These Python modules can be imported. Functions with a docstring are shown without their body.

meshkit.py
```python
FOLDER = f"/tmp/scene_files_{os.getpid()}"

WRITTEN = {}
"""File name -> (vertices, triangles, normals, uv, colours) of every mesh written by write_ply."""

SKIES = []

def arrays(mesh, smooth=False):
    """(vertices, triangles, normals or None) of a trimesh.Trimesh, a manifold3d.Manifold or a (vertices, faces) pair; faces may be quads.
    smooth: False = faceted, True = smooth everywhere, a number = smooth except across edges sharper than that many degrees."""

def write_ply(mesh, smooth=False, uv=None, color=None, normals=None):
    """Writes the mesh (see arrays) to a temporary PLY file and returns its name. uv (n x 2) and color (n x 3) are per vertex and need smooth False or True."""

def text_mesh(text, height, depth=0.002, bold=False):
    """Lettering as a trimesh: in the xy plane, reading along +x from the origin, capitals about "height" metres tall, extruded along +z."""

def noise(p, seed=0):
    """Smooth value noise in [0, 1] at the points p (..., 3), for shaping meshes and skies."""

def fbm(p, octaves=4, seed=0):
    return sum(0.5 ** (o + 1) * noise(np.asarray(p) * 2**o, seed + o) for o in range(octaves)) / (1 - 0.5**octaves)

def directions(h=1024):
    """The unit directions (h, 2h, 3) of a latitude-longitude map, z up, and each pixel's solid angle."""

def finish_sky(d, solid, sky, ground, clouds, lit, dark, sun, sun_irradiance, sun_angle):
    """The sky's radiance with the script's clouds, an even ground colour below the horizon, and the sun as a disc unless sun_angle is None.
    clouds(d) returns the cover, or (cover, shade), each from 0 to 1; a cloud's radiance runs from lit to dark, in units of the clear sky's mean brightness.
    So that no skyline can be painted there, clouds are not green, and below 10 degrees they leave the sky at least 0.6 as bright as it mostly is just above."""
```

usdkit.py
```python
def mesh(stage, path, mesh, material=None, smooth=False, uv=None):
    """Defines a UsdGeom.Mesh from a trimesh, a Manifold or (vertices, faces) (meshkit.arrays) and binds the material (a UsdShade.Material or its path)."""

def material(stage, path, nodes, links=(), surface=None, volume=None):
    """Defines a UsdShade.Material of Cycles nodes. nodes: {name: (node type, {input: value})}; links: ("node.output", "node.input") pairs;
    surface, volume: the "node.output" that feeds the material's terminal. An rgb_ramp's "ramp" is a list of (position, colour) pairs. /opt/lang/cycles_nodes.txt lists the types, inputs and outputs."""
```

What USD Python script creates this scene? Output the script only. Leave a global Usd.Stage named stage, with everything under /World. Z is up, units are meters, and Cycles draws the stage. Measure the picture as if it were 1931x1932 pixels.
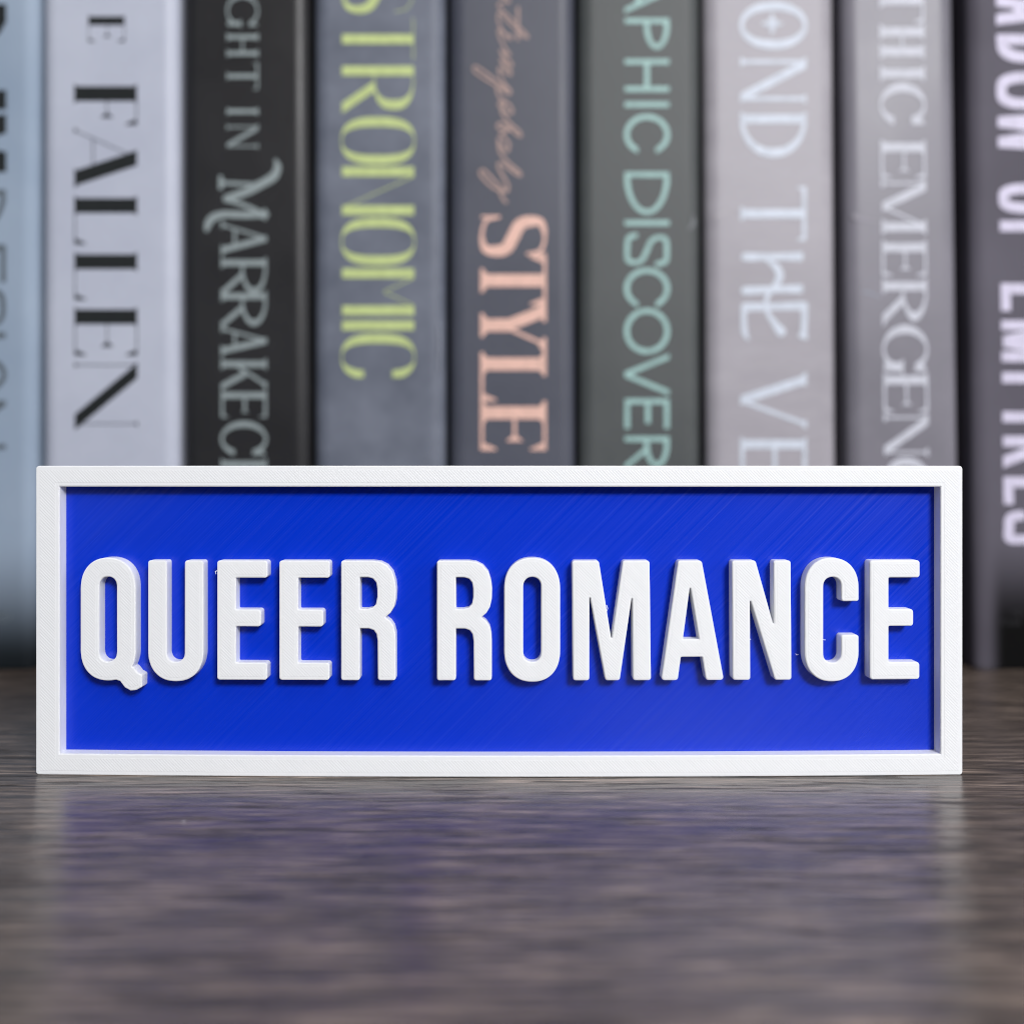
import math, random
import numpy as np
import trimesh, usdkit, meshkit
from shapely import affinity
from shapely.geometry import Polygon, Point, LineString, box, MultiPolygon
from shapely.ops import unary_union
from pxr import Usd, UsdGeom, UsdLux, Gf, Sdf, UsdShade

random.seed(7)
stage = Usd.Stage.CreateInMemory()
UsdGeom.SetStageUpAxis(stage, UsdGeom.Tokens.z)
UsdGeom.SetStageMetersPerUnit(stage, 1.0)
UsdGeom.Xform.Define(stage, '/World')

# ------------------------------------------------------------------ camera
K0 = 6.718e-5            # metres per unit of the measured front plane of the sign (180 mm wide)
HC = 0.05885             # camera height above the shelf
DC = 0.1991              # camera to sign
DB = 0.3043              # camera to book spines
KB = DB / 1934.0
cam = UsdGeom.Camera.Define(stage, '/World/camera')
cam.AddTranslateOp().Set(Gf.Vec3d(0, -DC, HC))
cam.AddRotateXOp().Set(90)
cam.CreateFocalLengthAttr(6.86)
cam.CreateHorizontalApertureAttr(6.86 * 1931.0 / 1934.0)
cam.CreateVerticalApertureAttr(6.86 * 1933.0 / 1934.0)
cam.CreateVerticalApertureOffsetAttr(-6.86 * 75.5 / 1934.0)
cam.CreateFStopAttr(1.4)
cam.CreateFocusDistanceAttr(DC - 0.0004)
cam.CreateClippingRangeAttr(Gf.Vec2f(0.005, 50))
cam.CreateExposureAttr(0.02)

# ------------------------------------------------------------------ lamps
def rect_light(name, pos, target, w, h, intensity, color):
    l = UsdLux.RectLight.Define(stage, '/World/' + name)
    l.CreateWidthAttr(w); l.CreateHeightAttr(h)
    l.CreateIntensityAttr(intensity); l.CreateColorAttr(Gf.Vec3f(*color))
    m = Gf.Matrix4d().SetLookAt(Gf.Vec3d(*pos), Gf.Vec3d(*target), Gf.Vec3d(0, 0, 1)).GetInverse()
    l.AddTransformOp().Set(m)
    return l

rect_light('window_light', (0.42, -0.98, 0.62), (0, 0, 0.04), 0.32, 0.26, 66.0, (0.99, 0.985, 1.0))
rect_light('right_side_fill', (1.10, -0.55, 0.40), (0, 0, 0.04), 0.50, 0.50, 5.2, (0.97, 0.98, 1.0))  # unseen lamp added to brighten the side walls that face right
rect_light('left_side_fill', (-0.95, -0.95, 0.42), (0, 0, 0.06), 0.50, 0.50, 2.0, (0.78, 0.89, 1.0))  # weak cool fill added from the left, no source seen there
rect_light('foreground_fill', (0.04, -0.25, 0.38), (0.04, -0.245, 0.0), 0.34, 0.16, 3.6, (1.0, 0.94, 0.88))  # low overhead lamp added out of view to brighten the foreground shelf

# ------------------------------------------------------------------ materials
def lin(r, g, b):
    return tuple(((c / 255) / 12.92 if c / 255 <= 0.04045 else ((c / 255 + 0.055) / 1.055) ** 2.4) for c in (r, g, b))

def print_material(name, color, sign, rough, relief, sss=0.0, spec=0.5):
    """printed plastic laid down in diagonal beads 0.43 mm wide"""
    n = {'g': ('geometry', {}), 'sep': ('separate_xyz', {}),
         'wob': ('noise_texture', {'scale': 90.0, 'detail': 2.0}),
         'd': ('math', {'math_type': 'multiply_add', 'value2': sign}),
         't': ('math', {'math_type': 'multiply', 'value2': 0.70711 / 0.00043}),
         'tw': ('math', {'math_type': 'multiply_add', 'value2': 0.12}),
         'ang': ('math', {'math_type': 'multiply', 'value2': 2 * math.pi}),
         'sin': ('math', {'math_type': 'sine'}),
         'slow': ('noise_texture', {'dimensions': '1D', 'scale': 0.55, 'detail': 3.0, 'roughness': 0.7}),
         'h': ('math', {'math_type': 'multiply_add', 'value2': 0.36}),
         'fine': ('noise_texture', {'scale': 3000.0, 'detail': 2.0}),
         'h2': ('math', {'math_type': 'multiply_add', 'value2': 0.35}),
         'b': ('bump', {'strength': 1.0, 'distance': relief}),
         'rgh': ('map_range', {'from_min': 0.3, 'from_max': 0.7, 'to_min': rough - 0.05, 'to_max': rough + 0.07}),
         'p': ('principled_bsdf', {'base_color': color, 'specular_ior_level': spec,
               'subsurface_weight': sss, 'subsurface_scale': 0.0008, 'subsurface_radius': (1.0, 0.9, 0.8)})}
    links = [('g.position', 'sep.vector'), ('g.position', 'wob.vector'), ('g.position', 'fine.vector'),
             ('sep.z', 'd.value1'), ('sep.x', 'd.value3'), ('d.value', 't.value1'),
             ('wob.fac', 'tw.value1'), ('t.value', 'tw.value3'),
             ('tw.value', 'ang.value1'), ('ang.value', 'sin.value1'),
             ('tw.value', 'slow.w'), ('sin.value', 'h.value1'), ('slow.fac', 'h.value3'),
             ('fine.fac', 'h2.value1'), ('h.value', 'h2.value3'),
             ('h2.value', 'b.height'), ('b.normal', 'p.normal'),
             ('slow.fac', 'rgh.value'), ('rgh.result', 'p.roughness')]
    return usdkit.material(stage, '/World/Looks/' + name, n, links, surface='p.BSDF')

UsdGeom.Scope.Define(stage, '/World/Looks')
WHITE = (0.82, 0.835, 0.855)
M_white_fill = print_material('white_printed_fill', WHITE, 1.0, 0.34, 0.000022, 0.25)
M_blue = print_material('blue_printed_fill', (0.0, 0.025, 0.45), -1.0, 0.25, 0.000026, 0.0, 0.42)
M_white = usdkit.material(stage, '/World/Looks/white_plastic',
    {'g': ('geometry', {}), 'n': ('noise_texture', {'scale': 900.0, 'detail': 3.0}),
     'b': ('bump', {'strength': 0.6, 'distance': 0.00004}),
     'p': ('principled_bsdf', {'base_color': WHITE, 'roughness': 0.4, 'subsurface_weight': 0.25,
           'subsurface_scale': 0.0008, 'subsurface_radius': (1.0, 0.9, 0.8)})},
    [('g.position', 'n.vector'), ('n.fac', 'b.height'), ('b.normal', 'p.normal')], surface='p.BSDF')

def cover_material(name, color, color2, rough, mottle=25.0, grain=1500.0, bump=0.00003, stretch=(1, 1, 1), dim=0.78):
    color, color2 = (tuple(dim * c for c in k) for k in (color, color2))
    n = {'g': ('geometry', {}), 'm': ('mapping', {'scale': stretch}),
         'a': ('noise_texture', {'scale': mottle, 'detail': 6.0, 'roughness': 0.65}),
         'r': ('rgb_ramp', {'ramp': [(0.3, color), (0.7, color2)]}),
         'f': ('noise_texture', {'scale': grain, 'detail': 3.0}),
         'b': ('bump', {'strength': 0.5, 'distance': bump}),
         'rm': ('map_range', {'from_min': 0.3, 'from_max': 0.7, 'to_min': rough - 0.10, 'to_max': rough}),
         'p': ('principled_bsdf', {'specular_ior_level': 0.25})}
    links = [('g.position', 'm.vector'), ('m.vector', 'a.vector'), ('g.position', 'f.vector'),
             ('a.fac', 'r.fac'), ('r.color', 'p.base_color'), ('f.fac', 'b.height'), ('b.normal', 'p.normal'),
             ('a.fac', 'rm.value'), ('rm.result', 'p.roughness')]
    return usdkit.material(stage, '/World/Looks/' + name, n, links, surface='p.BSDF')

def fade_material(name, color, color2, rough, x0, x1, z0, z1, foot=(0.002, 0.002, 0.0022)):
    """a cover whose base colour runs out to a dark tone towards the foot of the spine"""
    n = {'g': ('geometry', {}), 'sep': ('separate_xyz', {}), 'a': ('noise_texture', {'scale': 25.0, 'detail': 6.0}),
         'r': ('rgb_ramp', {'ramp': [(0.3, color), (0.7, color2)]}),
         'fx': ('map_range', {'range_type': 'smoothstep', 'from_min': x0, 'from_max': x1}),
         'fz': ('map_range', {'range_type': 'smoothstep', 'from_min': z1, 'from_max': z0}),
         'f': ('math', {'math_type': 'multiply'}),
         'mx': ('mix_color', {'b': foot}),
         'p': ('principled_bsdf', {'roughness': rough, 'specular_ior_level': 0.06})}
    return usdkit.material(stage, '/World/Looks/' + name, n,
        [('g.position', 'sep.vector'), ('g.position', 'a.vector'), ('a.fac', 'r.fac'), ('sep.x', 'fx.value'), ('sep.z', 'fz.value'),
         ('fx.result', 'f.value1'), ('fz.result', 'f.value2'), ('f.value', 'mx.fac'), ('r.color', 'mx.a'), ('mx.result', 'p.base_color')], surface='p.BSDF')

def plain_material(name, color, rough=0.5, spec=0.25):
    color = tuple(0.68 * c for c in color)
    return usdkit.material(stage, '/World/Looks/' + name,
        {'g': ('geometry', {}), 'n': ('noise_texture', {'scale': 400.0, 'detail': 3.0}),
         'h': ('hsv', {'color': color}), 'v': ('map_range', {'from_min': 0.3, 'from_max': 0.7, 'to_min': 0.88, 'to_max': 1.1}),
         'p': ('principled_bsdf', {'roughness': rough, 'specular_ior_level': spec})},
        [('g.position', 'n.vector'), ('n.fac', 'v.value'), ('v.result', 'h.value'), ('h.color', 'p.base_color')], surface='p.BSDF')

M_pages = usdkit.material(stage, '/World/Looks/page_edges',
    {'g': ('geometry', {}), 'm': ('mapping', {'scale': (3000, 5, 5)}), 'n': ('noise_texture', {'scale': 1.0, 'detail': 2.0}),
     'r': ('rgb_ramp', {'ramp': [(0.3, (0.45, 0.42, 0.36)), (0.7, (0.72, 0.69, 0.62))]}),
     'p': ('principled_bsdf', {'roughness': 0.8})},
    [('g.position', 'm.vector'), ('m.vector', 'n.vector'), ('n.fac', 'r.fac'), ('r.color', 'p.base_color')], surface='p.BSDF')

M_wood = usdkit.material(stage, '/World/Looks/dark_wood_laminate',
    {'g': ('geometry', {}),
     'warp': ('noise_texture', {'scale': 14.0, 'detail': 2.0}),
     'wsub': ('vector_math', {'math_type': 'scale', 'scale': 0.006}),
     'wadd': ('vector_math', {'math_type': 'add'}),
     'm1': ('mapping', {'scale': (60, 1050, 60)}), 'm2': ('mapping', {'scale': (26, 360, 26)}), 'm3': ('mapping', {'scale': (85, 2500, 85)}),
     'm4': ('mapping', {'scale': (48, 1050, 48), 'location': (3.7, 9.1, 2.3)}),
     'n1': ('noise_texture', {'scale': 1.0, 'detail': 4.0, 'roughness': 0.6}),
     'n2': ('noise_texture', {'scale': 1.0, 'detail': 4.0, 'roughness': 0.6}),
     'n3': ('noise_texture', {'scale': 1.0, 'detail': 3.0, 'roughness': 0.6}),
     'n4': ('noise_texture', {'scale': 1.0, 'detail': 5.0, 'roughness': 0.62}),
     'mixa': ('mix_float', {'fac': 0.30}), 'mixb': ('mix_float', {'fac': 0.45}),
     'r': ('rgb_ramp', {'ramp': [(0.38, (0.018, 0.014, 0.0115)), (0.46, (0.056, 0.043, 0.036)), (0.54, (0.132, 0.101, 0.083)), (0.62, (0.34, 0.265, 0.218))]}),
     'pore': ('map_range', {'range_type': 'smoothstep', 'from_min': 0.55, 'from_max': 0.61, 'to_min': 0.0, 'to_max': 1.0}),
     'pf': ('math', {'math_type': 'multiply', 'value2': 0.78}),
     'cm': ('mix_color', {'b': (0.012, 0.010, 0.009)}),
     'hh': ('math', {'math_type': 'multiply_add', 'value2': -0.55}),
     'b': ('bump', {'strength': 0.75, 'distance': 0.00017}),
     'rm': ('map_range', {'from_min': 0.35, 'from_max': 0.65, 'to_min': 0.19, 'to_max': 0.34}),
     'ra': ('math', {'math_type': 'multiply_add', 'value2': 0.25}),
     'p': ('principled_bsdf', {'specular_ior_level': 0.5})},
    [('g.position', 'warp.vector'), ('warp.color', 'wsub.vector1'), ('wsub.vector', 'wadd.vector1'), ('g.position', 'wadd.vector2'),
     ('wadd.vector', 'm1.vector'), ('wadd.vector', 'm2.vector'), ('wadd.vector', 'm3.vector'), ('wadd.vector', 'm4.vector'),
     ('m1.vector', 'n1.vector'), ('m2.vector', 'n2.vector'), ('m3.vector', 'n3.vector'), ('m4.vector', 'n4.vector'),
     ('n1.fac', 'mixa.a'), ('n2.fac', 'mixa.b'), ('mixa.result', 'mixb.a'), ('n3.fac', 'mixb.b'),
     ('mixb.result', 'r.fac'), ('n4.fac', 'pore.value'), ('pore.result', 'pf.value1'), ('pf.value', 'cm.fac'), ('r.color', 'cm.a'), ('cm.result', 'p.base_color'),
     ('pore.result', 'hh.value1'), ('mixb.result', 'hh.value3'), ('hh.value', 'b.height'), ('b.normal', 'p.normal'),
     ('n1.fac', 'rm.value'), ('pore.result', 'ra.value1'), ('rm.result', 'ra.value3'), ('ra.value', 'p.roughness')], surface='p.BSDF')

# ------------------------------------------------------------------ prim helpers
used = {}
def path_for(parent, name):
    base = (parent or '/World') + '/' + name
    k = used.get(base, 0); used[base] = k + 1
    return base if k == 0 else f'{base}_{k:03d}'

def tag(prim, **kw):
    p = prim.GetPrim() if hasattr(prim, 'GetPrim') else prim
    for k, v in kw.items():
        if v: p.SetCustomDataByKey(k, v)

def obj(name, mesh, mat, parent=None, smooth=30, **kw):
    p = path_for(parent, name)
    m = usdkit.mesh(stage, p, mesh, mat, smooth=smooth)
    tag(m, **kw)
    return p

def thing(name, loc, rot_y=0.0, **kw):
    p = path_for(None, name)
    x = UsdGeom.Xform.Define(stage, p)
    x.AddTranslateOp().Set(Gf.Vec3d(*loc))
    if rot_y: x.AddRotateYOp().Set(rot_y)
    tag(x, **kw)
    return p

def polys(g):
    if g.is_empty: return []
    if isinstance(g, Polygon): return [g]
    return [q for q in getattr(g, 'geoms', []) if isinstance(q, Polygon) and q.area > 1e-12]

def prism(g, y_front, y_back):
    """a shape in the x-z plane, from y_front (towards the camera) to y_back"""
    parts = []
    for q in polys(g):
        t = trimesh.creation.extrude_polygon(q, y_back - y_front, engine='earcut')
        v = t.vertices.copy()
        t.vertices = np.stack([v[:, 0], y_front + v[:, 2], v[:, 1]], 1)
        t.faces = t.faces[:, ::-1]
        parts.append(t)
    return trimesh.util.concatenate(parts)

def chamfer_box(x0, x1, y0, y1, z0, z1, c):
    import manifold3d as m3
    pts = []
    for sx in (0, 1):
        for sy in (0, 1):
            for sz in (0, 1):
                X = (x0, x1)[sx]; Y = (y0, y1)[sy]; Z = (z0, z1)[sz]
                dx, dy, dz = (c, -c)[sx], (c, -c)[sy], (c, -c)[sz]
                pts += [(X, Y + dy, Z + dz), (X + dx, Y, Z + dz), (X + dx, Y + dy, Z)]
    return trimesh.convex.convex_hull(np.array(pts))

# ------------------------------------------------------------------ setting
obj('shelf', chamfer_box(-0.60, 0.60, -0.165, 0.32, -0.025, 0.0, 0.0008), M_wood, kind='structure',
    label='dark brown wood grain laminate shelf under the sign and books')
M_back = cover_material('dark_back_panel', (0.020, 0.017, 0.016), (0.032, 0.027, 0.025), 0.6, 20.0, stretch=(20, 1, 1))
obj('wall', chamfer_box(-0.60, 0.60, 0.3205, 0.335, -0.025, 0.62, 0.0008), M_back, kind='structure',
    label='dark panel at the back of the shelf behind the books')

# ------------------------------------------------------------------ the sign
FX = lambda px: (px - 1480.0) * K0
FZ = lambda py: HC - (py - 1364.2) * K0
def fpoly(pts):
    return Polygon([(FX(a), FZ(b)) for a, b in pts])
BACK = 0.00306            # depth of the recess
def bend(m):
    v = np.array(m.vertices); v[:, 1] += 0.0016 * ((v[:, 0] / 0.09) ** 2 - 1)
    m.vertices = v
    return m
def bx(x0, y0, x1, y1):
    return box(FX(x0), FZ(y1), FX(x1), FZ(y0))

def rnd(g, convex, concave):
    g = g.buffer(concave * K0, quad_segs=6).buffer(-(concave + convex) * K0, quad_segs=6)
    return g.buffer(convex * K0, quad_segs=8)

def superellipse(cx, cy, rx, ry, n=2.0, k=72):
    t = np.linspace(0, 2 * math.pi, k, endpoint=False)
    c, s = np.cos(t), np.sin(t)
    return Polygon(np.stack([cx + rx * np.sign(c) * np.abs(c) ** (2 / n), cy + ry * np.sign(s) * np.abs(s) ** (2 / n)], 1))

def slot(x0, y0, x1, y1, ratio=1.12, n=2.25):
    """upright box whose ends are rounded over their full width"""
    r = (x1 - x0) / 2; ry = r * ratio
    def ends(cy): return superellipse((x0 + x1) / 2, cy, r, ry, n)
    g = unary_union([ends(y0 + ry), ends(y1 - ry), box(x0, y0 + ry, x1, y1 - ry)])
    return affinity.affine_transform(g, [K0, 0, 0, -K0, -1480 * K0, HC + 1364.2 * K0])

T, B = 1619, 1963
def glyph_E(x):
    g = unary_union([bx(x, T, x + 55, B), bx(x, T, x + 146, T + 50), bx(x, 1760, x + 127, 1809), bx(x, B - 50, x + 145, B)])
    return rnd(g, 9, 3)
def glyph_R(x):
    o = lambda a, b: (x + a, b)
    out = fpoly([o(0, T), o(90, T), o(112, 1622), o(132, 1632), o(147, 1650), o(155, 1675), o(158, 1700), o(157, 1730), o(152, 1752), o(142, 1769), o(127, 1782),
                 o(141, 1792), o(151, 1807), o(156, 1826), o(157, 1850), o(157, B), o(106, B), o(105, 1850), o(102, 1830), o(94, 1819), o(80, 1814), o(54, 1814), o(54, B), o(0, B)])
    hole = fpoly([o(54, 1667), o(78, 1667), o(92, 1671), o(101, 1682), o(104, 1700), o(104, 1725), o(100, 1745), o(90, 1755), o(76, 1758), o(54, 1758)])
    return rnd(out.difference(hole.buffer(2 * K0).buffer(-2 * K0)), 7, 2.5)
def glyph_O(x, w=160.6):
    return slot(x, 1611, x + w, 1967).difference(slot(x + 54.5, 1666, x + w - 54.5, 1910, 1.1))
def glyph_Q(x):
    z = lambda a, b: (200 + a / 4.389, 1580 + b / 4.389)
    tail = fpoly([z(600, 1640), z(610, 1690), z(655, 1705), z(715, 1785), z(790, 1825), z(860, 1818), z(935, 1775), z(938, 1625), z(880, 1595), z(835, 1535), z(760, 1500)])
    g = unary_union([slot(x, 1612, x + 160.6, 1967), tail]).difference(slot(x + 54.5, 1667, x + 106, 1912, 1.1))
    return rnd(g, 6, 3)
def glyph_U(x):
    g = slot(x, 1400, x + 161, 1968).difference(slot(x + 55, 1400, x + 107, 1912, 1.1))
    g = g.intersection(bx(x - 5, T, x + 170, 1980))
    return rnd(g, 8, 2)
def glyph_M():
    return rnd(fpoly([(1652.5, T), (1729, T), (1765.5, 1848), (1798, T), (1875, T), (1879, B), (1827, B), (1825, 1714), (1789, B), (1748, B), (1702, 1714), (1702, B), (1655, B)]), 8, 1.2)
def glyph_A():
    g = fpoly([(1957, T), (2025, T), (2089, B), (2037, B), (2026, 1896), (1965, 1896), (1956, B), (1908, B)])
    return rnd(g, 9, 3).difference(fpoly([(1991.5, 1690), (2017, 1845), (1971, 1845)]).buffer(-1.5 * K0).buffer(1.5 * K0))
def glyph_N():
    return rnd(fpoly([(2112, T), (2180, T), (2233, 1808), (2232, T), (2282, T), (2284, B), (2236, B), (2164, 1729), (2165, B), (2114, B)]), 8, 1.2)
def glyph_C(x):
    g = slot(x, 1612, x + 157, 1968).difference(slot(x + 54, 1667, x + 106, 1914, 1.1))
    return rnd(g.difference(bx(x + 80, 1737, x + 170, 1834)), 7, 2)

S = thing('sign', (0, 0, 0), category='sign',
          label='blue plastic sign in a white frame with raised white letters QUEER ROMANCE on the shelf')
outer = rnd(bx(102.7, 1346.5, 2782, 2240.3), 9, 0)
inner = bx(172.5, 1407, 2717, 2179)
def layered(g, back, inset=0.00034, steps=5):
    """a solid whose front edge is eased in thin printed layers"""
    import manifold3d as m3
    ms = []
    dy = 0.00008
    for i in range(steps):
        q = g.buffer(-inset * (1 - math.sqrt(1 - (1 - (i + .35) / steps) ** 2)), quad_segs=4)
        ms.append(prism(q, i * dy, (i + 1) * dy))
    ms.append(prism(g, steps * dy - 0.00001, back))
    return trimesh.util.concatenate(ms)
def fine(m, e=0.008):
    v, f = trimesh.remesh.subdivide_to_size(m.vertices, m.faces, e, max_iter=20)
    return trimesh.Trimesh(v, f, process=False)
fr = obj('frame', bend(fine(layered(outer.difference(inner), 0.0056), 0.006)), M_white, S)
rim = 12.5 * K0
fill = outer.difference(inner).buffer(-rim, join_style=2)
obj('infill', bend(fine(prism(fill, -0.000035, 0.00005), 0.006)), M_white_fill, fr)
obj('panel', bend(fine(prism(inner.buffer(-0.00001), BACK, 0.0054), 0.006)), M_blue, S)
letters = [('Q', glyph_Q(233.7)), ('U', glyph_U(430.5)), ('E', glyph_E(631)), ('E', glyph_E(810.7)), ('R', glyph_R(989)),
           ('R', glyph_R(1264.6)), ('O', glyph_O(1457.4)), ('M', glyph_M()), ('A', glyph_A()), ('N', glyph_N()), ('C', glyph_C(2322)), ('E', glyph_E(2511))]
nth = {'Q': 'first', 'U': 'second'}
letter_path = []
for i, (ch, g) in enumerate(letters):
    g = g.simplify(0.15 * K0)
    L = obj('letter', bend(layered(g, BACK + 0.0002)), M_white, S, label=f'raised white plastic letter {ch}')
    letter_path.append(L)
    obj('infill', bend(prism(g.buffer(-rim * 0.85), -0.000030, 0.00005)), M_white_fill, L)

# ------------------------------------------------------------------ lettering for the book spines
def vstroke(pts, widths, closed=False, n=10):
    """a pen stroke of changing width along a smooth path"""
    P = np.array(pts, float); W = np.array(widths, float)
    if len(W) != len(P): W = np.interp(np.linspace(0, 1, len(P)), np.linspace(0, 1, len(W)), W)
    Q = np.vstack([2 * P[0] - P[1], P, 2 * P[-1] - P[-2]])
    out, ws = [], []
    for i in range(len(P) - 1):
        a, b, c, d = Q[i], Q[i + 1], Q[i + 2], Q[i + 3]
        for t in np.linspace(0, 1, n, endpoint=False):
            out.append(0.5 * (2 * b + (c - a) * t + (2 * a - 5 * b + 4 * c - d) * t * t + (3 * b - a - 3 * c + d) * t ** 3))
            ws.append(W[i] + (W[i + 1] - W[i]) * t)
    out.append(P[-1]); ws.append(W[-1])
    out = np.array(out); ws = np.array(ws)
    segs = []
    for i in range(len(out) - 1):
        a, b = out[i], out[i + 1]
        d = b - a; L = np.hypot(*d)
        if L < 1e-9: continue
        nrm = np.array([-d[1], d[0]]) / L
        segs.append(Polygon([a + nrm * ws[i] / 2, b + nrm * ws[i + 1] / 2, b - nrm * ws[i + 1] / 2, a - nrm * ws[i] / 2]).buffer(0))
        segs.append(Point(a).buffer(ws[i] / 2, quad_segs=3))
    return unary_union(segs)

def bar(p, q, w):
    """slanted stroke cut level at both ends; w is its level width"""
    (x0, y0), (x1, y1) = p, q
    return Polygon([(x0 - w / 2, y0), (x0 + w / 2, y0), (x1 + w / 2, y1), (x1 - w / 2, y1)])

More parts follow.
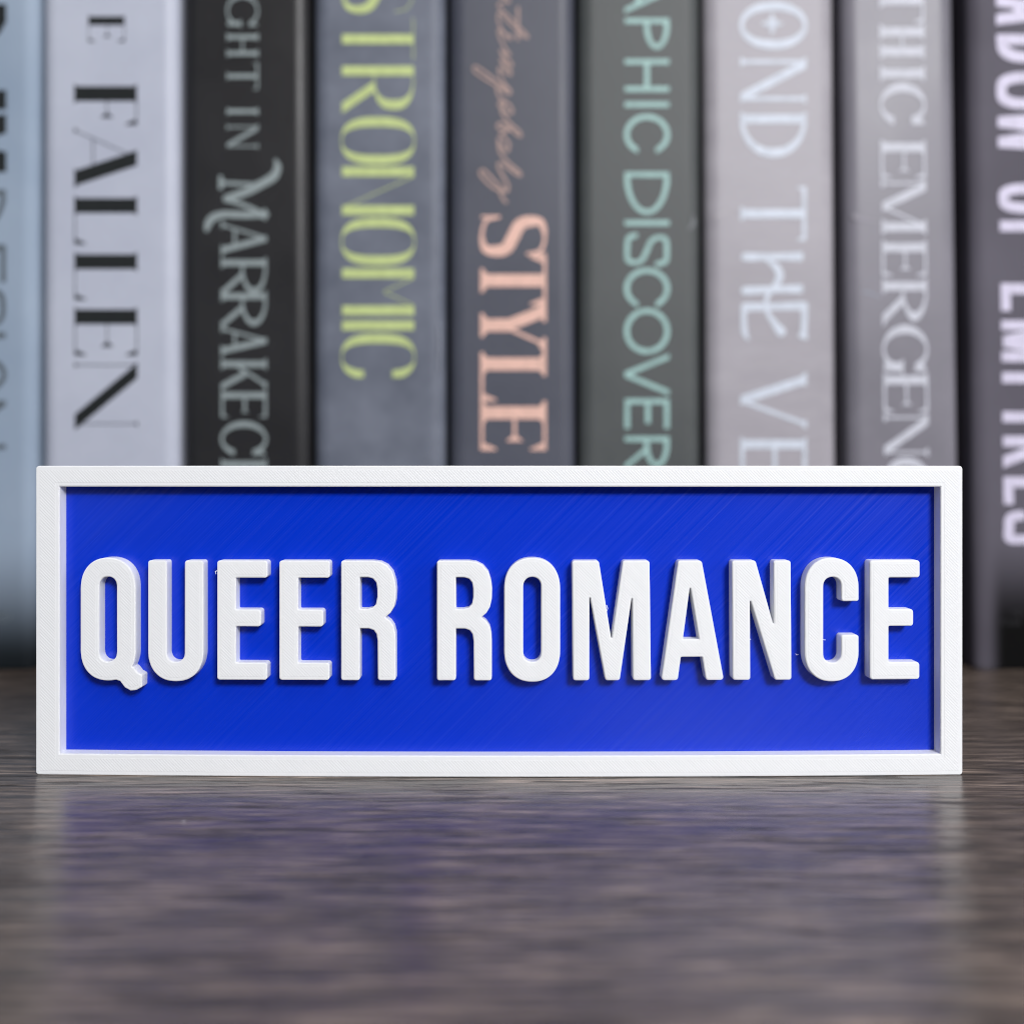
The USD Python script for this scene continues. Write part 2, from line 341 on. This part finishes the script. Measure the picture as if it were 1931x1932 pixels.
class Face:
    """S stem width, s hairline, sf serif reach, sh serif thickness, n roundness of bowls, wedge size of arm ends (all over cap height)"""
    def __init__(self, S, s, sf=0.0, sh=0.0, n=2.0, wedge=0.0, arm=None, deco=False):
        self.S, self.s, self.sf, self.sh, self.n, self.wedge = S, s, sf, sh, n, wedge
        self.arm = arm if arm is not None else s
        self.deco = deco
    def serif(self, xc, w, y):
        if not self.sf: return []
        up = 1 if y < 0.5 else -1
        x0, x1 = xc - w / 2 - self.sf, xc + w / 2 + self.sf
        b = min(self.sf * 0.8, 0.05)
        return [box(x0, min(y, y + up * self.sh), x1, max(y, y + up * self.sh)),
                Polygon([(x0 + self.sf * .35, y + up * self.sh * .9), (x1 - self.sf * .35, y + up * self.sh * .9), (xc + w / 2, y + up * (self.sh + b)), (xc - w / 2, y + up * (self.sh + b))])]
    def stem(self, x, w=None, top=True, bottom=True):
        w = self.S if w is None else w
        return [box(x, 0, x + w, 1)] + (self.serif(x + w / 2, w, 0) if bottom else []) + (self.serif(x + w / 2, w, 1) if top else [])
    def harm(self, x0, x1, y, up):
        """an arm ending in a wedge; up: +1 wedge rises, -1 it hangs, 0 both"""
        t = self.arm
        g = [box(x0, y - t / 2, x1, y + t / 2)]
        k = self.wedge
        if k:
            if up > 0: g.append(Polygon([(x1 - k * .55, y), (x1, y), (x1, y + k), (x1 - k * .12, y + k)]))
            elif up < 0: g.append(Polygon([(x1 - k * .55, y), (x1, y), (x1, y - k), (x1 - k * .12, y - k)]))
            else: g.append(Polygon([(x1 - k * .5, y), (x1, y + k * .6), (x1, y - k * .6)]))
        return g
    def ring(self, x0, x1, y0=0.0, y1=1.0, S=None, s=None):
        S = self.S if S is None else S; s = self.s if s is None else s
        cx, cy, rx, ry = (x0 + x1) / 2, (y0 + y1) / 2, (x1 - x0) / 2, (y1 - y0) / 2
        return superellipse(cx, cy, rx, ry, self.n).difference(superellipse(cx, cy, max(rx - S, .01), max(ry - s, .01), self.n))
    def glyph(self, ch, w):
        S, s, sf, a = self.S, self.s, self.sf, self.arm
        l = sf; r = w - sf
        g = []
        if ch == 'I': g = self.stem((w - S) / 2)
        elif ch in 'EFL':
            g = self.stem(l)
            if ch != 'L': g += self.harm(l, w, 1 - a / 2, -1) + self.harm(l + S * .5, w * .82, 0.52, 0)
            if ch != 'F': g += self.harm(l, w, a / 2, 1)
        elif ch == 'T':
            g = self.stem((w - S) / 2, top=False) + self.harm(w / 2, w, 1 - a / 2, -1)
            g += [affinity.scale(q, -1, 1, origin=(w / 2, 0)) for q in self.harm(w / 2, w, 1 - a / 2, -1)]
        elif ch == 'H':
            g = self.stem(l) + self.stem(r - S) + [box(l, .5 - a / 2, r, .5 + a / 2)]
        elif ch == 'A':
            g = [bar((l + s / 2, 0), (w / 2, 1), s * 1.05), bar((r - S / 2, 0), (w / 2, 1), S * 1.03)]
            yb = .30; xa = l + (w / 2 - l) * yb
            g += [box(xa, yb - a / 2, w - xa, yb + a / 2)] + self.serif(l + s / 2, s, 0) + self.serif(r - S / 2, S, 0)
        elif ch == 'V':
            g = [bar((w / 2, 0), (l + S / 2, 1), S * 1.03), bar((w / 2, 0), (r - s / 2, 1), s * 1.05)] + self.serif(l + S / 2, S, 1) + self.serif(r - s / 2, s, 1)
        elif ch == 'W':
            q = w / 4
            g = [bar((q, 0), (S / 2, 1), S), bar((q, 0), (2 * q, 1), s), bar((3 * q, 0), (2 * q, 1), S), bar((3 * q, 0), (w - s / 2, 1), s)]
        elif ch == 'Y':
            g = [box((w - S) / 2, 0, (w + S) / 2, .48), bar((w / 2, .42), (l + S / 2, 1), S), bar((w / 2 + S * .25, .42), (r - s / 2, 1), s * 1.2)]
            g += self.serif(w / 2, S, 0) + self.serif(l + S / 2, S, 1) + self.serif(r - s / 2, s * 1.2, 1)
        elif ch == 'N' and self.deco:
            g = self.stem(l) + self.stem(r - S) + [bar((r - S * .9, 0.04), (l + S, 1), s * 1.3)]
        elif ch == 'M' and self.deco:
            g = self.stem(l) + self.stem(r - S) + [bar((w * .5, .58), (l + S, 1), s * 1.3), bar((w * .5, .58), (r - S, 1), s * 1.3)]
        elif ch == 'N':
            g = self.stem(l, s) + [bar((r - s / 2 - S * .1, 0), (l + S * .4, 1), S * 1.05)] + self.stem(r - s, s, bottom=False)
        elif ch == 'M':
            g = self.stem(l, s) + self.stem(r - S, S) + [bar((w / 2, 0.02), (l + S * .45, 1), S * 1.0), bar((w / 2, 0.02), (r - S * .6, 1), s * 1.2)]
        elif ch in 'PRB':
            bw = w if ch == 'P' else w * .92
            top = self.ring(l - (bw - l) * .5, bw, .44, 1).intersection(box(l + S * .5, .3, w, 1))
            g = self.stem(l) + [top, box(l, 1 - a, l + (bw - l) * .4, 1), box(l, .44, l + (bw - l) * .4, .44 + a)]
            if ch == 'R':
                g += [bar((w - S * .55, 0), (l + (bw - l) * .45, .46), S * 1.08)] + self.serif(w - S * .55, S * .7, 0)[:1]
            if ch == 'B':
                g += [self.ring(l - (w - l) * .5, w, 0, .5).intersection(box(l + S * .5, 0, w, .6)), box(l, 0, l + (w - l) * .4, a)]
        elif ch == 'D':
            g = self.stem(l) + [self.ring(l - (w - l) * .75, w).intersection(box(l + S * .5, -.1, w + .1, 1.1)), box(l, 1 - a, l + (w - l) * .3, 1), box(l, 0, l + (w - l) * .3, a)]
        elif ch == 'O': g = [self.ring(0, w, -.012, 1.012)]
        elif ch in 'CG':
            cut = box(w * .55, .30, w * 1.2, .70) if ch == 'C' else box(w * .55, .46, w * 1.2, .72)
            g = [self.ring(0, w * 1.06, -.012, 1.012).difference(cut).intersection(box(-.1, -.1, w, 1.1))]
            if self.wedge:
                g += [Polygon([(w - .02, .68), (w, .68), (w, .98), (w - self.wedge * .7, .93)])]
            if ch == 'G': g += [box(w - S * 1.02, .02, w, .46)] + ([box(w - S - sf, .46 - a, w + sf, .46)] if sf else [box(w * .55, .46 - a, w, .46)])
        elif ch == 'S':
            e = s / 2
            P = [(w * .93, .74), (w * .84, .92), (w * .52, 1 - e), (w * .20, .92), (w * .10 + S * .2, .76), (w * .24, .60), (w * .52, .50), (w * .80, .39), (w * .92 - S * .2, .23), (w * .80, .07), (w * .48, e), (w * .15, .09), (w * .06, .27)]
            g = [vstroke(P, [s, s, s, (S + s) / 2, S * .85, S * .95, S, S * .95, S * .85, (S + s) / 2, s, s, s], n=6)]
            if self.wedge: g += [box(w * .90, .70, w * .96, .99), box(w * .03, .01, w * .09, .30)]
        elif ch == 'K':
            g = self.stem(l) + [bar((l + S, .38), (r - s, 1), s * 1.4), bar((w - S * .6, 0), (l + S + (r - l - S) * .3, .55), S * 1.05)] + self.serif(r - s, s, 1)
        return unary_union([q.buffer(0) for q in g])

BX = lambda px: (px - 965.5) * KB
BZ = lambda py: HC - (py - 890.0) * KB
def place(g, to):
    """maps a polygon's (u, v) through to(u, v) -> measured position, then to the plane of the spines"""
    def tr(ring):
        return [(BX(p[0]), BZ(p[1])) for p in (to(u, v) for u, v in ring.coords)]
    return unary_union([Polygon(tr(q.exterior), [tr(h) for h in q.interiors]).buffer(0) for q in polys(g)])

def spine_text(face, items, base, cap, slope=0.0):
    """items: (letter, start, end) measured down the spine; base and cap: where its foot and head lie across the spine; slope: drift per unit down"""
    out = []
    H = cap - base
    for ch, y0, y1 in items:
        g = face.glyph(ch, (y1 - y0) / H)
        out.append(place(g, lambda u, v: (base + v * H + slope * (y0 + u * H), y0 + u * H)))
    return out

def flat_text(face, text, x, y, h, widths, gap):
    """upright small lettering, foot at y"""
    out = []
    for ch, w in zip(text, widths):
        out.append(place(face.glyph(ch, w), lambda u, v: (x + u * h, y - v * h)))
        x += (w + gap) * h
    return out

# ------------------------------------------------------------------ books
def make_book(edges, height, cov, label, name='book', page_inset=0.0035, depth=0.165, r=0.0045):
    (lt, lb), (rt, rb) = edges            # left and right edges of the spine, measured at the top of the view and at the shelf
    xl, xr = BX(lb), BX(rb)
    w = xr - xl
    tilt = -math.degrees(math.atan2(((lt - lb) + (rt - rb)) / 2, 1264.0))
    xc = (xl + xr) / 2
    y0 = DB - DC
    P = thing(name, (xc, y0, 0.0002), -tilt, category='book', group='hardback books standing in a row behind the sign', label=label)
    th = 0.0030
    ce, cd = 0.0046, 0.0034           # the rounded long edges of the spine
    th_ = np.linspace(0, math.pi / 2, 12)
    arc = [(w / 2 - ce + ce * math.sin(t), cd - cd * math.cos(t)) for t in th_]
    o = Polygon(arc + [(w / 2, depth), (-w / 2, depth)] + [(-x, y) for x, y in arc[::-1]])
    # a shallow hinge groove in each board
    inner_ = box(-w / 2 + th, th * 1.5, w / 2 - th, depth + .01)
    shell = o.difference(inner_)
    for sx in (-1, 1):
        shell = shell.difference(Point(sx * (w / 2 + 0.0028), 0.0135).buffer(0.0042, quad_segs=10))
    mm = []
    for q in polys(shell):
        t = trimesh.creation.extrude_polygon(q, height - 0.0016, engine='earcut'); t.apply_translation((0, 0, 0.0008)); mm.append(t)
    sh2 = shell.buffer(-0.0005)
    for q in polys(sh2):
        t = trimesh.creation.extrude_polygon(q, height, engine='earcut'); mm.append(t)
    obj('cover', trimesh.util.concatenate(mm), cov, P)
    obj('pages', chamfer_box(-w / 2 + th + .0002, w / 2 - th - .0002, 0.006, depth - 0.004, page_inset, height - page_inset, 0.0004), M_pages, P)
    ang = math.radians(tilt)
    def local(g):
        g = affinity.translate(g, -xc, -0.0002)
        return affinity.rotate(g, -math.degrees(ang), origin=(0, 0)) if tilt else g
    return P, local

def print_on(book, shapes, mat, name='title', thick=0.00012, grow=0.0):
    P, local = book
    g = unary_union(shapes)
    g = local(g).buffer(grow).simplify(0.00003)
    obj(name, prism(g, -thick, 0.0002), mat, P, smooth=False)

# faces of the lettering
F_didone = Face(.235, .014, .035, .018, 2.0, .17)
F_old = Face(.130, .055, .055, .035, 2.0, .13)
F_deco = Face(.132, .012, 0, 0, 2.7, 0, deco=True)
F_slab = Face(.19, .045, .085, .055, 2.1, .22)
F_geo = Face(.112, .112, 0, 0, 2.0, 0)
F_flare = Face(.135, .060, .035, .035, 2.1, .11)
F_contrast = Face(.20, .050, .06, .05, 2.0, .20)
F_cond = Face(.145, .135, 0, 0, 3.2, 0)
F_thin = Face(.085, .07, 0, 0, 2.0, 0)

ink_dark = plain_material('dark_grey_ink', (0.018, 0.021, 0.022), 0.4)
ink_slate = plain_material('slate_ink', (0.13, 0.16, 0.19), 0.5)
foil_silver = plain_material('pale_grey_green_ink', lin(158, 170, 172), 0.4)
ink_lime = plain_material('lime_ink', lin(206, 222, 150), 0.5)
ink_peach = plain_material('peach_ink', lin(250, 204, 188), 0.5)
ink_rose = plain_material('dusty_rose_ink', lin(188, 160, 152), 0.5)
ink_aqua = plain_material('pale_aqua_ink', lin(170, 208, 204), 0.5)
ink_ice = plain_material('ice_white_ink', lin(222, 230, 244), 0.5)
ink_white = plain_material('soft_white_ink', lin(214, 216, 228), 0.5)
ink_lilac = plain_material('pale_lilac_ink', lin(226, 220, 244), 0.5)
ink_char = plain_material('charcoal_ink', (0.036, 0.036, 0.042), 0.5)

books = {}
# 0: pale blue grey book cut by the left edge of the view
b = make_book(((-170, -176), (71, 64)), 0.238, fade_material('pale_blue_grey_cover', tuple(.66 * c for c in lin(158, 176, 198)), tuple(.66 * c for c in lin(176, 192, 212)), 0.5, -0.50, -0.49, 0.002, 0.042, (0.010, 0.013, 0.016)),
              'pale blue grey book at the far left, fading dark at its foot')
print_on(b, spine_text(Face(.27, .20, 0, 0, 2.6), [('D', 7, 80), ('I', 168, 207), ('M', 216, 324)], -122, 12), ink_dark)
print_on(b, spine_text(F_thin, [('D', 357, 440), ('E', 461, 532), ('S', 538, 617), ('I', 624, 640), ('G', 665, 742), ('N', 755, 847)], -122, 11), ink_slate, 'subtitle')
oval = affinity.scale(Point(0, 0).buffer(1, quad_segs=16), 18, 11)
em = oval.difference(affinity.scale(oval, .8, .74)).union(box(-7, -2, 7, 2)).union(box(-7, -6, -4, 6)).union(box(4, -6, 7, 6))
print_on(b, [place(em, lambda u, v: (4 + u, 1163 + v))], ink_slate, 'emblem')

# 1: pale lilac grey book
b = make_book(((82, 78), (331, 336)), 0.241, cover_material('pale_lilac_cover', lin(179, 184, 201), lin(194, 199, 214), 0.5, dim=0.8),
              'pale lilac grey book with large dark FALLEN lettering down its spine')
print_on(b, spine_text(F_didone, [('E', 28, 78)], 167, 235), ink_dark, 'title_word')
print_on(b, spine_text(F_didone, [('F', 158, 235), ('A', 240, 354), ('L', 369, 460), ('L', 475, 565), ('E', 579, 670), ('N', 683, 804)], 140, 258, 0.0015), ink_dark, 'title_word')

# 2: near black book
b = make_book(((344, 347), (584, 585)), 0.236, cover_material('near_black_cover', lin(44, 44, 47), lin(54, 54, 57), 0.45, dim=0.5),
              'near black book with silvery MARRAKECH lettering between the lilac and slate books')
print_on(b, spine_text(F_old, [('N', -145, -92), ('I', -76, -52), ('G', -12, 48), ('H', 62, 107), ('T', 118, 168), ('I', 198, 221), ('N', 234, 280)], 428, 487), foil_silver, 'title_word')
zz = lambda a, c: ((580 + a / 6.0375) * .6524, (440 + c / 6.0375) * .6524)
def pen(pts, widths, z, k):
    return vstroke([(BX(z(*p)[0]), BZ(z(*p)[1])) for p in pts], [w * k * .6524 * KB for w in widths], n=8)
q = 1 / 6.0375
swashM = [pen([(1310, 140), (1345, 260), (1270, 420), (1060, 550), (760, 700), (420, 820)], [60, 120, 150, 150, 140, 130], zz, q),
          pen([(1020, 560), (700, 545), (360, 530)], [60, 60, 70], zz, q),
          pen([(420, 820), (760, 920), (1100, 1070)], [60, 70, 70], zz, q),
          pen([(1130, 1080), (760, 1090), (400, 1080), (230, 1130), (140, 1230), (100, 1370)], [120, 120, 120, 140, 130, 60], zz, q),
          pen([(350, 430), (350, 640)], [70, 70], zz, q), pen([(1120, 1010), (1120, 1170)], [60, 60], zz, q)]
print_on(b, swashM + spine_text(F_old, [('A', 416, 482), ('R', 485, 560), ('R', 548, 620), ('A', 612, 672), ('K', 676, 736), ('E', 735, 787), ('C', 794, 858), ('H', 865, 930)], 417, 503), foil_silver, 'title_word')

# 3: slate book
b = make_book(((593, 592), (837, 840)), 0.240, cover_material('slate_cloth_cover', lin(98, 104, 119), lin(124, 130, 145), 0.55, 60.0, 1800.0, 0.00005, dim=0.68),
              'slate blue grey book with lime green GASTRONOMIC lettering down its spine')
print_on(b, spine_text(F_deco, [('G', -300, -215), ('A', -205, -110), ('S', -62, 28), ('T', 34, 112), ('R', 124, 213), ('O', 220, 310), ('N', 314, 405), ('O', 410, 500), ('M', 506, 594), ('I', 602, 625), ('C', 629, 712)], 645, 780, 0.001), ink_lime)

books['slate'] = b

# 4: charcoal blue book
b = make_book(((848, 849), (1083, 1085)), 0.237, cover_material('charcoal_blue_cover', lin(80, 83, 96), lin(92, 95, 108), 0.5, dim=0.68),
              'charcoal blue book with peach STYLE lettering below a rose script word')
zs = lambda a, c: ((1340 + a / 3.118) * .6524, (c / 3.118) * .6524)
q = 1 / 3.118
script = [(300, -420), (410, -330), (420, -290), (330, -300), (310, -250), (400, -170), (330, -190), (315, -150), (420, -60), (325, -120), (312, -60), (415, 10), (340, 20), (318, 55), (440, 180), (560, 300), (575, 335), (530, 310), (400, 190), (322, 110), (314, 190), (360, 290), (412, 350), (430, 320), (375, 310),
          (318, 265), (325, 330), (380, 440), (418, 490), (375, 480), (330, 455), (380, 520), (430, 560), (430, 595), (380, 560), (332, 530), (370, 590), (425, 640), (420, 670), (370, 640), (318, 610), (335, 690), (385, 780), (395, 800),
          (300, 730), (180, 640), (105, 595), (100, 640), (180, 700), (290, 765), (380, 830), (420, 840), (405, 790), (350, 800), (300, 790),
          (330, 880), (400, 930), (440, 990), (420, 1020), (350, 980), (318, 930), (370, 920), (345, 1010), (430, 1120), (500, 1180), (515, 1225), (470, 1200), (380, 1120), (320, 1110), (312, 1150), (390, 1160), (410, 1165),
          (330, 1210), (370, 1240), (410, 1300), (390, 1360), (330, 1300), (315, 1250), (330, 1370), (420, 1480), (505, 1550), (505, 1580), (440, 1540), (360, 1480), (316, 1470), (320, 1520), (370, 1610), (400, 1670), (390, 1720), (340, 1690),
          (250, 1600), (180, 1530), (150, 1560), (210, 1640), (290, 1700), (380, 1725), (330, 1720), (350, 1780), (390, 1825)]
print_on(b, [pen(script, [15, 24], zs, q), pen([(490, 70), (490, 220), (490, 360)], [26, 20, 26], zs, q)], ink_rose, 'script_word')
print_on(b, spine_text(F_slab, [('S', 404, 484), ('T', 482, 575), ('Y', 562, 664), ('L', 664, 756), ('E', 756, 849)], 906, 1030), ink_peach, 'title_word')

# 5: dark grey green book
b = make_book(((1091, 1092), (1320, 1322)), 0.235, cover_material('grey_green_cover', lin(86, 91, 92), lin(102, 106, 107), 0.55, dim=0.55),
              'dark grey green book with pale aqua GRAPHIC DISCOVERY lettering')
print_on(b, spine_text(F_geo, [('G', -245, -160), ('R', -145, -85), ('A', -62, 24), ('P', 34, 92), ('H', 111, 172), ('I', 189, 204), ('C', 215, 287), ('D', 324, 404), ('I', 412, 428), ('S', 439, 502), ('C', 505, 578), ('O', 581, 667), ('V', 667, 745), ('E', 752, 808), ('R', 823, 886), ('Y', 890, 965)], 1178, 1262), ink_aqua)

books['grey_green'] = b

# 6: taupe grey book
b = make_book(((1333, 1336), (1568, 1582)), 0.239, cover_material('taupe_grey_cover', lin(164, 160, 168), lin(182, 178, 186), 0.5, 35.0, 1300.0, 0.00003, (1, 1, 2.5), dim=0.7),
              'taupe grey book with ice white BEYOND THE VEIL lettering and a star in its O')
star = Polygon([(math.cos(k * math.pi / 4) * (1 if k % 2 == 0 else .38), math.sin(k * math.pi / 4) * (1 if k % 2 == 0 else .38)) for k in range(8)])
print_on(b, [place(star, lambda u, v: (1456 + u * 22, 44 + v * 22))] +
         spine_text(F_flare, [('Y', -100, -8), ('O', 2, 92), ('N', 108, 194), ('D', 211, 296)], 1396, 1520), ink_ice, 'title_word')
zt = lambda a, c: ((2080 + a / 3.513) * .6524, (500 + c / 3.513) * .6524)
q = 1 / 3.513
print_on(b, spine_text(F_flare, [('T', 352, 453)], 1396, 1520) +
         [pen([(262, 850), (560, 850), (840, 845)], [86, 66, 92], zt, q), pen([(262, 1195), (560, 1180), (840, 1175)], [90, 66, 92], zt, q), pen([(262, 1360), (560, 1355), (840, 1345)], [90, 66, 92], zt, q),
          pen([(490, 890), (580, 960), (610, 1050), (560, 1150), (490, 1240), (470, 1340), (500, 1440), (570, 1540), (630, 1620)], [40, 75, 80, 60, 50, 40, 45, 70, 100], zt, q),
          pen([(860, 1340), (860, 1520), (850, 1660)], [70, 60, 70], zt, q), pen([(825, 1650), (880, 1670)], [50, 50], zt, q),
          pen([(245, 1380), (245, 1500), (255, 1620), (290, 1690)], [60, 55, 60, 30], zt, q)], ink_ice, 'title_word')
print_on(b, spine_text(F_flare, [('V', 702, 808), ('E', 825, 900), ('I', 912, 940), ('L', 950, 1020)], 1396, 1521), ink_ice, 'title_word')

books['taupe'] = b

# 7: mauve grey book
b = make_book(((1593, 1605), (1797, 1816)), 0.236, cover_material('mauve_grey_cover', lin(128, 126, 136), lin(144, 141, 152), 0.45, dim=0.66),
              'mauve grey book with soft white GOTHIC EMERGENCE lettering down its spine')
print_on(b, spine_text(F_contrast, [('G', -240, -150), ('O', -140, -50), ('T', -42, 42), ('H', 46, 110), ('I', 122, 154), ('C', 156, 234)], 1658, 1742, 0.0105), ink_white, 'title_word')
print_on(b, spine_text(F_contrast, [('E', 264, 335), ('M', 338, 441), ('E', 453, 520), ('R', 526, 612), ('G', 612, 700), ('E', 703, 777), ('N', 780, 860), ('C', 862, 944), ('E', 955, 1030)], 1658, 1742, 0.0105), ink_white, 'title_word')

books['mauve'] = b

# 8: dark plum grey book at the right edge
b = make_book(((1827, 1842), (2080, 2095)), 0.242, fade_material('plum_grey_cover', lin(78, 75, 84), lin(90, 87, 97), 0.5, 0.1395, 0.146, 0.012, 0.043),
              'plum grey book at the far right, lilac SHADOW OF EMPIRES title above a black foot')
print_on(b, spine_text(F_cond, [('H', -66, -14), ('A', -8, 46), ('D', 64, 117), ('O', 135, 205), ('W', 210, 287)], 1878, 2015, 0.0145), ink_lilac, 'title_word')
print_on(b, spine_text(F_cond, [('O', 345, 402), ('F', 416, 462)], 1879, 2016, 0.0145), ink_lilac, 'title_word')
print_on(b, spine_text(F_cond, [('E', 534, 586), ('M', 604, 682), ('P', 702, 757), ('I', 774, 798), ('R', 822, 882), ('E', 899, 951), ('S', 968, 1026)], 1879, 2016, 0.0145), ink_lilac, 'title_word')
print_on(b, flat_text(F_thin, 'HELEN', 1909, 1160, 11, [.75, .6, .55, .6, .8], .22) + flat_text(F_thin, 'FAIR', 1887, 1181, 13, [.55, .8, .25, .7], .2), ink_char, 'author_name')

# scuffs where the paper of a jacket is creased
def scuff(b, pts, widths, color):
    print_on(b, [vstroke([(BX(x), BZ(y)) for x, y in pts], [w * KB for w in widths])], plain_material('scuff_%d' % len(used), color, 0.6), 'scuff', 0.00006)
scuff(books['grey_green'], [(1300, 432), (1308, 420), (1306, 405)], [4, 9, 2], lin(128, 132, 136))
scuff(books['taupe'], [(1348, 408), (1368, 400), (1388, 394)], [3, 8, 2], lin(190, 186, 192))
scuff(books['mauve'], [(1612, 408), (1632, 414), (1655, 417)], [10, 6, 2], lin(158, 155, 165))
scuff(books['mauve'], [(1660, 560), (1640, 552), (1625, 550)], [2, 4, 2], lin(165, 162, 172))
scuff(books['slate'], [(828, 700), (830, 650), (829, 610)], [2, 4, 2], lin(160, 166, 180))

# ------------------------------------------------------------------ small things
def tube(pts, r):
    import manifold3d as m3
    P = np.array(pts)
    parts = []
    for a, b_ in zip(P[:-1], P[1:]):
        s = [trimesh.creation.icosphere(subdivisions=1, radius=r).apply_translation(p) for p in (a, b_)]
        parts.append(trimesh.convex.convex_hull(np.vstack([s[0].vertices, s[1].vertices])))
    return trimesh.util.concatenate(parts)

def strand(i, pts, r=0.00005):
    obj('stray_filament', bend(tube([(FX(a), d, FZ(c)) for a, c, d in pts], r)), M_white, letter_path[i])
strand(10, [(2376, 1846, .0012), (2381, 1850, .0010), (2386, 1850, .0009)])
strand(10, [(2312, 1896, .0022), (2306, 1896, .0020), (2303, 1892, .0018)])
strand(2, [(632, 1648, .0004), (626, 1651, .0002), (627, 1658, .0004)], 0.00008)
strand(7, [(1752, 1748, .0005), (1755, 1756, .0004), (1753, 1764, .0005)], 0.00006)
strand(9, [(2164, 1846, .0006), (2168, 1847, .0008)], 0.00008)

lz = 1934 * HC / (1553 - 890)
lx, ly = (345 - 965.5) * lz / 1934, lz - DC
obj('lint', tube([(lx - .0003, ly, .0001), (lx + .0001, ly + .0003, .00035), (lx + .0003, ly + .0002, .00035), (lx + .0004, ly - .0008, .00005)], 0.000022),
    plain_material('white_fibre', (0.9, 0.9, 0.9)), category='lint', label='tiny white fibre lying on the shelf in front of the sign')
